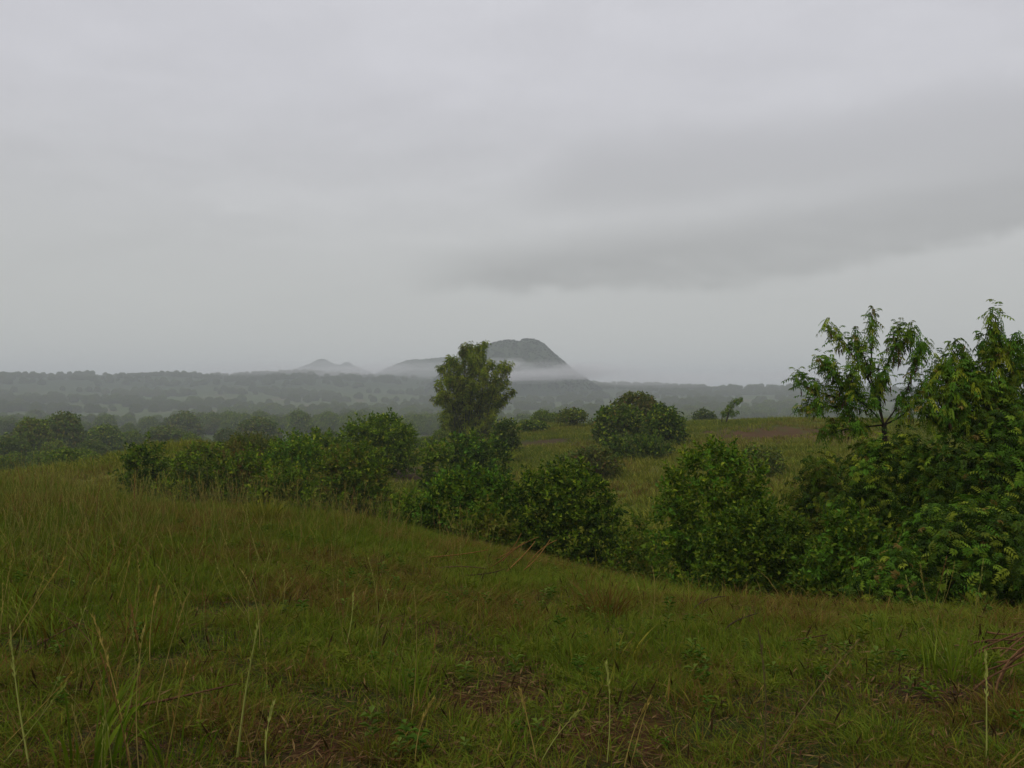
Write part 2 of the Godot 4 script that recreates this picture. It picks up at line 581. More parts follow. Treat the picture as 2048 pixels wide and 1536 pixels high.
func hill(called: String, label: String, outline: Array, depth: float, thick: float, trees: int) -> void:
	# outline: [px, py] along the skyline; the hill is as deep as «thick» and rounds off fore and aft
	var s := Shape.new()
	var xs := []
	var ys := []
	for o in outline:
		var p := at(o[0], o[1], depth)
		xs.append(p.x)
		ys.append(p.y)
	var x0: float = xs[0]
	var x1: float = xs[-1]
	var floor_y := -30.0
	var nx := 90
	var nz := 24
	var pts := []
	for j in nz + 1:
		var row := []
		for i in nx + 1:
			var x := lerpf(x0, x1, float(i) / nx)
			var k := 0
			while k < xs.size() - 2 and x > xs[k + 1]:
				k += 1
			var q := clampf((x - xs[k]) / (xs[k + 1] - xs[k]), 0.0, 1.0)
			var top := cubic_interpolate(ys[k], ys[k + 1], ys[maxi(k - 1, 0)], ys[mini(k + 2, ys.size() - 1)], q)
			var w := lerpf(-1.0, 1.0, float(j) / nz)
			var y := floor_y + (top - floor_y) * pow(maxf(0.0, 1.0 - w * w), 0.8) + n_mid.get_noise_2d(x * 0.25, w * 40.0) * 1.0
			row.append(Vector3(x, y, -depth + w * thick))
		pts.append(row)
	for j in nz:
		for i in nx:
			var f := n_fine.get_noise_2d(i * 1.7, j * 2.3) * 0.5 + 0.5
			var col := Color(0.022, 0.034, 0.014).lerp(Color(0.036, 0.050, 0.020), f)
			s.tri(pts[j][i], pts[j][i + 1], pts[j + 1][i], col)
			s.tri(pts[j][i + 1], pts[j + 1][i + 1], pts[j + 1][i], col)
	var o := part(s, called, M.hill)
	tag(o, label, "", "", "structure")
	var places := []
	for k in trees:
		var j := rng.randi_range(2, nz - 2)
		var i := rng.randi_range(1, nx - 1)
		var p: Vector3 = pts[j][i].lerp(pts[j + 1][i + 1] if i < nx else pts[j][i], rng.randf())
		places.append([p - Vector3(0, 1.6, 0), rng.randf_range(0.3, 0.6)])
	scatter_crowns("hill_forest", "dark forest canopy covering the " + called.replace("_", " "), places)


var far_crowns := []


func make_far_crowns() -> void:
	for k in 5:
		var s := Shape.new()
		var lobes := lobes_for(6.0, 5.6, 5.6, 8, 0.5)
		fill_lobes(s, lobes, "tuft", [["far", "lime"], ["far", "olive"], ["far", "grey"], ["lime", "olive"], ["forest"]][k], 3.0, 1.2, 0.1)
		far_crowns.append(s.mesh())


func scatter_crowns(called: String, label: String, places: Array) -> void:
	var m := MultiMeshInstance3D.new()
	m.name = numbered(called)
	var mm := MultiMesh.new()
	mm.transform_format = MultiMesh.TRANSFORM_3D
	mm.mesh = far_crowns[4 if called == "hill_forest" else used[called] % 4]
	mm.instance_count = places.size()
	for i in places.size():
		mm.set_instance_transform(i, Transform3D(Basis(Vector3.UP, rng.randf() * TAU).scaled(Vector3.ONE * places[i][1]), places[i][0]))
	m.multimesh = mm
	m.material_override = M.leaf
	add_child(m)
	tag(m, label, "vegetation", "", "stuff")

# ---------------------------------------------------------------- grass


const GRASS := {
	"green": [Color(0.060, 0.100, 0.008), Color(0.122, 0.156, 0.015)],
	"olive": [Color(0.098, 0.102, 0.012), Color(0.160, 0.145, 0.020)],
	"straw": [Color(0.190, 0.150, 0.040), Color(0.140, 0.095, 0.026)],
	"rust": [Color(0.090, 0.050, 0.014), Color(0.145, 0.085, 0.022)],
	"meadow": [Color(0.135, 0.150, 0.016), Color(0.200, 0.190, 0.028)],
}


func blade(s: Shape, base: Vector3, dir: Vector3, h: float, w: float, lean: float, col: Color, segs := 2) -> void:
	var side := Vector3(-dir.z, 0, dir.x).rotated(Vector3.UP, rng.randf_range(-1.2, 1.2)) * w * 0.5
	var prev := [base - side, base + side]
	for i in segs:
		var t := float(i + 1) / segs
		var p := base + Vector3(0, h * (t - 0.25 * lean * t * t), 0) + dir * h * lean * t * t
		if i == segs - 1:
			s.tri(prev[0], prev[1], p, col)
		else:
			var k := 1.0 - 0.35 * t
			var now := [p - side * k, p + side * k]
			s.tri(prev[0], prev[1], now[0], col)
			s.tri(prev[1], now[1], now[0], col)
			prev = now


func clump(blades: int, spread: float, h0: float, h1: float, w: float, lean: float, mix: Array, segs := 2) -> ArrayMesh:
	var s := Shape.new()
	for i in blades:
		var t := rng.randf() * TAU
		var r := sqrt(rng.randf()) * spread
		var kind: String = mix[rng.randi() % mix.size()]
		var g = GRASS[kind]
		var c: Color = g[0].lerp(g[1], rng.randf())
		c *= rng.randf_range(0.75, 1.2)
		var out := Vector3(cos(t + rng.randf_range(-1.0, 1.0)), 0, sin(t + rng.randf_range(-1.0, 1.0)))
		blade(s, Vector3(cos(t) * r, -0.02, sin(t) * r), out, rng.randf_range(h0, h1), w * rng.randf_range(0.7, 1.3), rng.randf_range(0.1, lean), c, segs)
	return s.mesh()


func scatter(called: String, label: String, category: String, meshes: Array, places: Array) -> void:   # places: [position, scale, mesh number]
	for k in meshes.size():
		var mine := []
		for p in places:
			if p[2] == k:
				mine.append(p)
		if mine.is_empty():
			continue
		var m := MultiMeshInstance3D.new()
		m.name = numbered(called)
		var mm := MultiMesh.new()
		mm.transform_format = MultiMesh.TRANSFORM_3D
		mm.mesh = meshes[k]
		mm.instance_count = mine.size()
		for i in mine.size():
			mm.set_instance_transform(i, Transform3D(Basis(Vector3.UP, rng.randf() * TAU).scaled(Vector3(1, rng.randf_range(0.8, 1.2), 1) * mine[i][1]), mine[i][0]))
		m.multimesh = mm
		m.material_override = M.grass
		add_child(m)
		tag(m, label, category, "", "stuff")


func patch(x: float, z: float) -> int:                                     # which colour of grass grows here: 0 green, 1 olive, 2 brown
	var a := n_mid.get_noise_2d(x * 3.0 + 50.0, z * 3.0) + 0.55 * n_fine.get_noise_2d(x * 1.6, z * 1.6) + rng.randf_range(-0.12, 0.12)
	if a < -0.02: return 0
	if a < 0.22: return 1
	return 2


func build_grass() -> void:
	var mixes := [["green", "green", "green", "green", "olive"], ["green", "green", "olive", "green", "rust"], ["olive", "straw", "rust", "green", "rust"]]
	var names := ["green meadow grass", "olive meadow grass", "browned meadow grass"]
	# short turf near the camera
	var near := []
	for mx in mixes:
		near.append(clump(36, 0.10, 0.025, 0.11, 0.0042, 1.7, mx))
	var places := []
	var n := 0
	while n < 36000:
		n += 1
		var r := sqrt(lerpf(2.6 * 2.6, 12.0 * 12.0, rng.randf()))
		var t := deg_to_rad(rng.randf_range(-43.0, 43.0))
		var x := sin(t) * r
		var z := -cos(t) * r
		if rng.randf() < bare(x, z)[0] * 0.82: continue
		if n_fine.get_noise_2d(x * 1.8 + 9.0, z * 1.8) > 0.12 and rng.randf() < 0.85: continue
		places.append([Vector3(x, ground(x, z), z), rng.randf_range(0.6, 1.25), patch(x, z)])
	scatter("turf", "short turf covering the near slope in front", "grass", near, places)
	# longer grass of the slope
	var mid := []
	for mx in mixes:
		mid.append(clump(24, 0.13, 0.06, 0.20, 0.0052, 1.3, mx, 3))
	places = []
	n = 0
	while n < 55000:
		n += 1
		var r := sqrt(lerpf(4.0 * 4.0, 28.0 * 28.0, rng.randf()))
		var t := deg_to_rad(rng.randf_range(-43.0, 43.0))
		var x := sin(t) * r
		var z := -cos(t) * r
		if r < 11.0 and rng.randf() < 0.93 - r * 0.035 and n_mid.get_noise_2d(x * 4.0, z * 4.0 + 33.0) < 0.2: continue
		if rng.randf() < bare(x, z)[0]: continue
		places.append([Vector3(x, ground(x, z), z), rng.randf_range(0.6, 1.2), patch(x, z)])
	scatter("meadow_grass", "longer meadow grass over the slope to its edge", "grass", mid, places)
	# tall grass, thick on the left
	var tall := []
	for mx in mixes:
		tall.append(clump(12, 0.13, 0.2, 0.46, 0.006, 0.95, mx, 3))
	places = []
	n = 0
	while n < 19000:
		n += 1
		var r := sqrt(lerpf(5.0 * 5.0, 27.0 * 27.0, rng.randf()))
		var t := deg_to_rad(rng.randf_range(-43.0, 43.0))
		var x := sin(t) * r
		var z := -cos(t) * r
		var want := clampf(0.7 - (rad_to_deg(t) + 30.0) / 24.0, 0.05, 0.65) * smoothstep(4.0, 9.0, r)
		if rng.randf() > want + n_mid.get_noise_2d(x * 3.0, z * 3.0) * 0.3: continue
		if rng.randf() < bare(x, z)[0]: continue
		places.append([Vector3(x, ground(x, z), z), rng.randf_range(0.55, 1.1), patch(x + 7.0, z)])
	scatter("tall_grass", "tall loose grass standing thickest on the left", "grass", tall, places)
	# grass on the hill across the gully
	var far := []
	for mx in [["meadow", "green", "olive"], ["meadow", "meadow", "olive"], ["straw", "meadow", "olive", "rust"]]:
		far.append(clump(26, 0.5, 0.12, 0.42, 0.035, 0.9, mx))
	places = []
	n = 0
	while n < 49000:
		n += 1
		var r := sqrt(lerpf(22.0 * 22.0, 112.0 * 112.0, rng.randf()))
		var t := deg_to_rad(rng.randf_range(-41.0, 41.0))
		var x := sin(t) * r
		var z := -cos(t) * r
		if rng.randf() < bare(x, z)[0]: continue
		if rng.randf() < r / 260.0: continue
		places.append([Vector3(x, ground(x, z), z), rng.randf_range(0.6, 1.3), patch(x * 0.4, z * 0.4)])
	scatter("hillside_grass", "grass on the low hill across the gully", "grass", far, places)


func build_litter() -> void:
	var bits := []
	for k in 4:
		var s := Shape.new()
		for i in 16:
			var p := Vector3(rng.randf_range(-0.16, 0.16), rng.randf_range(0.004, 0.03), rng.randf_range(-0.16, 0.16))
			var d := Vector3(rng.randfn(), rng.randfn() * 0.15, rng.randfn()).normalized()
			var col := [Color(0.11, 0.055, 0.026), Color(0.085, 0.036, 0.022), Color(0.15, 0.095, 0.04), Color(0.05, 0.03, 0.016)][rng.randi() % 4] as Color
			leaf(s, p, d, Vector3(rng.randfn() * 0.3, 1, rng.randfn() * 0.3), rng.randf_range(0.02, 0.09), rng.randf_range(0.003, 0.010), 0.0, col * rng.randf_range(0.7, 1.3))
		bits.append(s.mesh())
	var places := []
	for n in 10700:
		var r := sqrt(lerpf(2.6 * 2.6, 11.0 * 11.0, rng.randf()))
		var t := deg_to_rad(rng.randf_range(-43.0, 43.0))
		var x := sin(t) * r
		var z := -cos(t) * r
		if rng.randf() > 0.45 + bare(x, z)[0]: continue
		places.append([Vector3(x, ground(x, z), z), rng.randf_range(0.7, 1.4), rng.randi() % 4])
	scatter("leaf_litter", "reddish dead leaves and straw lying between the grass", "litter", bits, places)
	var herbs := []
	for k in 3:
		var s := Shape.new()
		for i in 11:
			var t := i * 2.4
			var d := Vector3(cos(t), rng.randf_range(0.2, 0.9), sin(t)).normalized()
			leaf(s, Vector3(0, 0.02 + 0.006 * i, 0), d, Vector3(-d.x, 1, -d.z), rng.randf_range(0.03, 0.055), rng.randf_range(0.012, 0.022), 0.3, ([Color(0.06, 0.11, 0.014), Color(0.085, 0.12, 0.022), Color(0.11, 0.13, 0.015)][k] as Color) * rng.randf_range(0.7, 1.3))
		herbs.append(s.mesh())
	places = []
	for n in 1300:
		var r := sqrt(lerpf(2.8 * 2.8, 13.0 * 13.0, rng.randf()))
		var t := deg_to_rad(rng.randf_range(-43.0, 43.0))
		var x := sin(t) * r
		var z := -cos(t) * r
		if n_mid.get_noise_2d(x * 5.0 + 70.0, z * 5.0) < 0.05: continue
		places.append([Vector3(x, ground(x, z), z), rng.randf_range(0.7, 1.6), rng.randi() % 3])
	scatter("meadow_herbs", "small broad-leaved herbs growing among the turf", "herbs", herbs, places)


func stalk_shape(a: Vector3, b: Vector3, sag: Vector3, r: float, col: Color, head: float, head_col: Color) -> Shape:
	var s := Shape.new()
	var pts := bent(Vector3.ZERO, b - a, sag, 8)
	tube(s, pts, taper(r, r * 0.35, 8), 5, col)
	if head > 0.0:                                                            # a narrow seed head along the last stretch
		var n := 26
		for i in n:
			var t := 1.0 - head * rng.randf()
			var p: Vector3 = (b - a) * t + sag * (4.0 * t * (1.0 - t))
			var d := ((b - a).normalized() + rv() * 0.35).normalized()
			leaf(s, p, d, rv(), 0.022, 0.0045, 0.0, head_col * rng.randf_range(0.8, 1.25))
	return s


func fine_stalks() -> void:                                                  # hundreds of thin seed stalks nobody would count
	var meshes := []
	for k in 5:
		var s := Shape.new()
		for i in 3:
			var o := Vector3(rng.randf_range(-0.08, 0.08), 0, rng.randf_range(-0.08, 0.08))
			var tip := o + Vector3(rng.randf_range(-0.22, 0.22), rng.randf_range(0.4, 0.75), rng.randf_range(-0.22, 0.22))
			var col := [Color(0.24, 0.19, 0.055), Color(0.17, 0.085, 0.035), Color(0.20, 0.20, 0.05)][rng.randi() % 3] as Color
			var q := stalk_shape(o, tip, rv() * 0.05, 0.0026, col, 0.3, col * 1.2)
			s.add(q, Basis.IDENTITY, 1.0, o)
		meshes.append(s.mesh())
	var places := []
	var n := 0
	while n < 2800:
		n += 1
		var r := sqrt(lerpf(3.4 * 3.4, 22.0 * 22.0, rng.randf()))
		var t := deg_to_rad(rng.randf_range(-43.0, 43.0))
		var x := sin(t) * r
		var z := -cos(t) * r
		if rng.randf() > 0.12 + 0.75 * clampf(-t * 2.2, 0.0, 1.0): continue
		if t > 0.0 and r > 8.0: continue
		if r < 9.0 and rng.randf() < 0.6: continue
		places.append([Vector3(x, ground(x, z), z), rng.randf_range(0.6, 1.1), rng.randi() % 5])
	scatter("seed_stalks", "thin dry seed stalks scattered through the grass", "grass", meshes, places)

# ---------------------------------------------------------------- sky


func make_sky() -> PanoramaSkyMaterial:
	var w := 1536
	var h := 768
	var n := FastNoiseLite.new()
	n.seed = 21
	n.frequency = 1.3
	n.fractal_octaves = 4
	n.domain_warp_enabled = true
	n.domain_warp_amplitude = 0.4
	n.domain_warp_frequency = 1.2
	var im := Image.create(w, h, false, Image.FORMAT_RGBF)
	im.fill(Color(0.10, 0.11, 0.09))
	for j in h / 2:
		var el := PI * 0.5 - (j + 0.5) / h * PI
		var sy := sin(el)
		for i in w:
			var az := (i + 0.5) / w * TAU
			if az > PI: az -= TAU
			# cloud deck seen from below: layers stretch towards the horizon
			var k := 1.0 / (sy + 0.16)
			var px := sin(az) * cos(el) * k
			var pz := -cos(az) * cos(el) * k
			var c := n.get_noise_3d(px * 0.55, pz * 0.75, sy * 2.0)
			var fine := n.get_noise_3d(px * 2.1 + 9.0, pz * 2.6, 4.0)
			var lum := 0.528 * (1.0 + 0.25 * sy + 0.6 * sy * sy)
			lum *= 1.0 + 0.09 * c * smoothstep(0.03, 0.2, sy) + 0.04 * fine * smoothstep(0.05, 0.25, sy)
			# the long grey cloud that hangs over the valley: lower edge soft and nearly level, thickening to the right
			var ad := rad_to_deg(az)
			var ed := rad_to_deg(el) + fine * 0.5
			var lo := 5.75 + maxf(0.0, ad - 15.0) * 0.17 + n.get_noise_2d(ad * 0.12, 3.0) * 0.5
			var hi := 6.6 + (ad + 7.0) * 0.125
			var body := smoothstep(-8.5, -1.0, ad) * smoothstep(lo - 0.2, lo + 0.7, ed) * (1.0 - smoothstep(hi - 0.6, hi + 2.4, ed)) * (1.0 - smoothstep(38.0, 60.0, ad))
			var second := smoothstep(-2.5, 5.0, ad - absf(ed - 12.0) * 0.7) * smoothstep(9.8 + ad * 0.05, 11.8 + ad * 0.05, ed) * (1.0 - smoothstep(13.0 + ad * 0.04, 16.8 + ad * 0.04, ed)) * (1.0 - smoothstep(38.0, 60.0, ad))
			lum *= 1.0 - 0.23 * body * (0.9 + 0.6 * c + 0.3 * fine) - 0.13 * second * (0.9 + 0.7 * c + 0.3 * fine)
			var cool := smoothstep(0.0, 0.35, sy)
			var col := Color(lum * lerpf(0.985, 0.985, cool), lum * lerpf(1.01, 0.99, cool), lum * lerpf(0.975, 1.06, cool))
			im.set_pixel(i, j, col)
	var m := PanoramaSkyMaterial.new()
	m.panorama = ImageTexture.create_from_image(im)
	return m


func mist(label: String, px: float, py: float, depth: float, size: Vector3, density: float) -> void:
	var f := FogVolume.new()
	f.name = numbered("mist_bank")
	f.shape = RenderingServer.FOG_VOLUME_SHAPE_ELLIPSOID
	f.size = size
	f.position = at(px, py, depth)
	var m := FogMaterial.new()
	m.density = density
	m.albedo = Color(1.0, 1.0, 1.0)
	f.material = m
	add_child(f)
	tag(f, label, "mist", "low mist under the far hills", "stuff")

# ---------------------------------------------------------------- build


func _ready() -> void:
	rng.seed = 4711
	n_big.seed = 3; n_big.frequency = 0.004; n_big.fractal_octaves = 4
	n_mid.seed = 8; n_mid.frequency = 0.06; n_mid.fractal_octaves = 4
	n_fine.seed = 15; n_fine.frequency = 0.6; n_fine.fractal_octaves = 3

	var cam := Camera3D.new()
	cam.name = "camera"
	cam.fov = rad_to_deg(2.0 * atan(768.0 / F))
	cam.near = 0.05
	cam.far = 12000.0
	add_child(cam)
	cam.current = true

	var env := Environment.new()
	env.background_mode = Environment.BG_SKY
	env.sky = Sky.new()
	env.sky.sky_material = make_sky()
	env.tonemap_mode = Environment.TONE_MAPPER_LINEAR
	env.tonemap_exposure = 1.0
	env.fog_enabled = true
	env.fog_density = 0.00043
	env.fog_light_color = Color(0.97, 0.995, 1.0)
	env.volumetric_fog_enabled = true
	env.volumetric_fog_density = 0.0
	env.sdfgi_enabled = true
	env.ssao_enabled = true
	env.ssil_enabled = true
	var we := WorldEnvironment.new()
	we.name = "environment"
	we.environment = env
	add_child(we)

	var sun := DirectionalLight3D.new()
	sun.name = "veiled_sun"
	sun.light_energy = 0.5
	sun.light_angular_distance = 25.0
	sun.light_color = Color(1.0, 0.985, 0.96)
	sun.shadow_enabled = true
	sun.rotation_degrees = Vector3(-55.0, -35.0, 0.0)
	add_child(sun)

	make_materials()
	build_ground()
	make_far_crowns()
	hill("round_hill", "steep rounded dark hill rising out of mist behind the bamboo",
		[[850, 775], [884, 745], [905, 722], [940, 704], [975, 690], [1000, 683], [1022, 680], [1036, 683], [1048, 678], [1072, 680], [1090, 690], [1106, 706], [1125, 722], [1146, 740], [1172, 758], [1200, 775]], 1300.0, 80.0, 3000)
	hill("long_hill", "low long hill shoulder left of the rounded hill",
		[[700, 775], [760, 745], [790, 730], [815, 721], [845, 719], [870, 716], [900, 716], [940, 722], [990, 745], [1030, 770]], 2050.0, 110.0, 1500)
	hill("small_hill", "small faint pointed hill on the left ridge line",
		[[540, 765], [590, 740], [620, 728], [636, 720], [648, 718], [660, 724], [680, 730], [694, 724], [708, 732], [750, 748], [800, 770]], 2900.0, 140.0, 1200)
	build_woods()
	build_mid()
	build_near()
	build_grass()
	build_litter()
	fine_stalks()
	build_small()
	for m in [                                                               # [label, px from, px to, py from, py to, distance, how many, density, width, height]
		["mist lying across the foot of the rounded hill", 985, 1170, 742, 758, 1170.0, 14, 0.0050, 110.0, 14.0],
		["soft mist climbing the right flank of the rounded hill", 1090, 1300, 734, 756, 1170.0, 16, 0.0020, 150.0, 20.0],
		["thin wisp of mist drifting over the rounded hill's lower left side", 960, 1040, 722, 742, 1170.0, 6, 0.0048, 60.0, 15.0],
		["mist trailing right from the rounded hill along the ridge", 1280, 1640, 746, 762, 1400.0, 14, 0.0026, 200.0, 20.0],
		["faint mist between the small hill and the long hill", 640, 900, 728, 752, 1500.0, 12, 0.0034, 160.0, 26.0],
		["faint mist on the ridge left of the small hill", 420, 700, 728, 748, 1500.0, 10, 0.0024, 200.0, 26.0],
	]:
		for k in m[6]:
			mist(m[0], rng.randf_range(m[1], m[2]), rng.randf_range(m[3], m[4]), m[5] + rng.randf_range(-45.0, 45.0), Vector3(m[8] * rng.randf_range(0.4, 1.2), m[9] * rng.randf_range(0.5, 1.3), rng.randf_range(40, 90)), m[7] * rng.randf_range(0.5, 1.3))


# trees beyond: each hazy tree one can tell apart on the plain, then the woods that read as one mass
func build_woods() -> void:
	var proto := []
	for k in 4:
		var t := Node3D.new()
		var c := MeshInstance3D.new()
		c.name = "crown"
		c.mesh = far_crowns[k]
		c.material_override = M.leaf
		t.add_child(c)
		var s := Shape.new()
		tube(s, bent(Vector3.ZERO, Vector3(0.2, 3.4, 0.1), Vector3(0.1, 0, 0), 3), taper(0.22, 0.08, 3), 6, Color(0.04, 0.032, 0.025))
		var tr := MeshInstance3D.new()
		tr.name = "trunk"
		tr.mesh = s.mesh()
		tr.material_override = M.bark
		t.add_child(tr)
		proto.append(t)
	# [px, top py, width px, distance, label]
	var picked := [
		[125, 812, 92, 145.0, "tallest broad hazy tree of the left valley clump"],
		[12, 815, 50, 153.7, "dark treetop cut by the left border, beyond the meadow"],
		[62, 832, 84, 133.4, "pale yellow-green bushy tree beside the tallest left valley tree"],
		[20, 868, 76, 110.2, "dark tree low at the left border behind the meadow edge"],
		[205, 846, 84, 159.5, "medium hazy tree right of the tallest left valley tree"],
		[180, 876, 66, 121.8, "low dark tree in front of the left valley clump"],
		[110, 880, 60, 116.0, "small bush at the foot of the tallest left valley tree"],
		[262, 858, 50, 171.1, "small round hazy tree above the brown hillock"],
		[330, 850, 100, 176.9, "broad hazy thicket tree above the left shrub row"],
		[450, 828, 46, 185.6, "dark upright hazy tree above the left shrub row"],
		[515, 832, 92, 203.0, "wide pale hazy tree right of the dark upright one"],
		[382, 850, 54, 133.4, "small dark tree peeping over the left shrub row"],
		[660, 828, 44, 176.9, "round grey-green tree left of the bushy mound by the bamboo"],
		[806, 828, 54, 171.1, "grey-green tree between the bushy mound and the bamboo"],
		[257, 805, 34, 311.8, "small hazy tree alone on a pale field, left"],
		[345, 808, 50, 297.2, "hazy round tree above the thicket on the left plain"],
		[290, 780, 28, 478.5, "little faint tree on the upper left fields"],
		[600, 805, 56, 304.5, "hazy tree standing below the small pointed hill"],
	]
	for p in picked:
		var d: float = p[3]
		var b := base_at(p[0], d)
		var h: float = (768.0 - p[1]) / F * d - b.y
		var t: Node3D = proto[[1, 0, 3, 2, 0, 2, 3, 0, 1, 2, 1, 0, 2, 1, 0, 2, 1, 0][picked.find(p)]].duplicate()
		t.name = numbered("valley_tree")
		add_child(t)
		t.position = b
		t.rotation.y = rng.randf() * TAU
		var wk: float = p[2] / F * d / 6.0
		h = minf(h, wk * 6.0 * 1.15)
		t.scale = Vector3(wk, h / 5.9, wk)
		tag(t, p[4], "tree", "hazy trees in the valley")
	# smaller trees of the plain, told apart only by where they stand
	var zones := [
		[-40, 190, "on the far plain beyond the left valley clump", "trees beyond the left valley clump", 18],
		[190, 420, "on the far plain above the brown hillock", "trees above the hillock", 18],
		[420, 640, "on the far plain left of the pointed hill", "trees left of the small hill", 17],
		[640, 862, "on the far plain between small hill and bamboo", "trees between small hill and bamboo", 17],
		[1034, 1200, "on the far plain right of the bamboo", "trees right of the bamboo", 18],
		[1366, 1580, "on the far plain behind the lone sapling", "trees behind the sapling", 18],
	]
	var ordinal := ["leftmost", "second", "third", "fourth", "fifth", "sixth", "seventh", "eighth", "ninth", "tenth", "eleventh", "twelfth", "thirteenth", "fourteenth", "fifteenth", "sixteenth", "seventeenth", "rightmost"]
	for z in zones:
		var spots := []
		var tries := 0
		while spots.size() < z[4] and tries < 5000:
			tries += 1
			var px := rng.randf_range(z[0], z[1])
			var d := lerpf(250.0, 1050.0, pow(rng.randf(), 0.75))
			if px > 1000.0:
				d = rng.randf_range(600.0, 1100.0)
			var b := base_at(px, d)
			if n_big.get_noise_2d(b.x * 1.5, b.z * 0.8 + 500.0) < -0.05 and rng.randf() < 0.8:
				continue
			spots.append([px, b])
		spots.sort_custom(func(p, q): return p[0] < q[0])
		for i in spots.size():
			var t: Node3D = proto[rng.randi() % 4].duplicate()
			t.name = numbered("plain_tree")
			add_child(t)
			t.position = spots[i][1]
			t.rotation.y = rng.randf() * TAU
			var k := rng.randf_range(0.8, 1.9)
			t.scale = Vector3(k * rng.randf_range(0.9, 1.5), k, k * rng.randf_range(0.9, 1.3))
			var which: String = ordinal[17] if i == spots.size() - 1 else ordinal[i]
			tag(t, which + (" small hazy tree " if i == 0 or i == spots.size() - 1 else " small hazy tree from the left ") + z[2], "tree", z[3])
	for t in proto:
		t.free()
	# low scrub on the valley floor behind the meadow edge
	var scrub := []
	while scrub.size() < 500:
		var az := deg_to_rad(rng.randf_range(-36.0, 4.0))
		var d := rng.randf_range(62.0, 300.0)
		if rad_to_deg(az) > -14.0: d = maxf(d, 105.0)
		var x := sin(az) * d
		var z := -cos(az) * d
		if n_big.get_noise_2d(x * 5.0, z * 5.0) < -0.05: continue
		scrub.append([Vector3(x, ground(x, z) - 0.3, z), rng.randf_range(0.18, 0.5)])
	scatter_crowns("valley_scrub", "low scrub covering the valley floor left of the bamboo", scrub)
	# the woods
	for k in 3:
		var places := []
		var tries := 0
		while places.size() < [900, 1500, 2600][k] and tries < 40000:
			tries += 1
			var px := rng.randf_range(-120.0, 2160.0)
			var d: float = [rng.randf_range(350.0, 780.0), rng.randf_range(780.0, 1250.0), rng.randf_range(1220.0, 1690.0)][k]
			var b := base_at(px, d)
			var w := n_big.get_noise_2d(b.x * 1.0 + 900.0, b.z * 2.2)
			if w < [0.20, 0.08, -0.10][k]:
				continue
			places.append([b - Vector3(0, 0.8, 0), rng.randf_range(0.7, 1.7)])
		scatter_crowns("far_wood", ["thin hazy woodland strips on the near plain", "hazy woodland belts across the far plain", "dense dark woodland along the far ridge"][k], places)


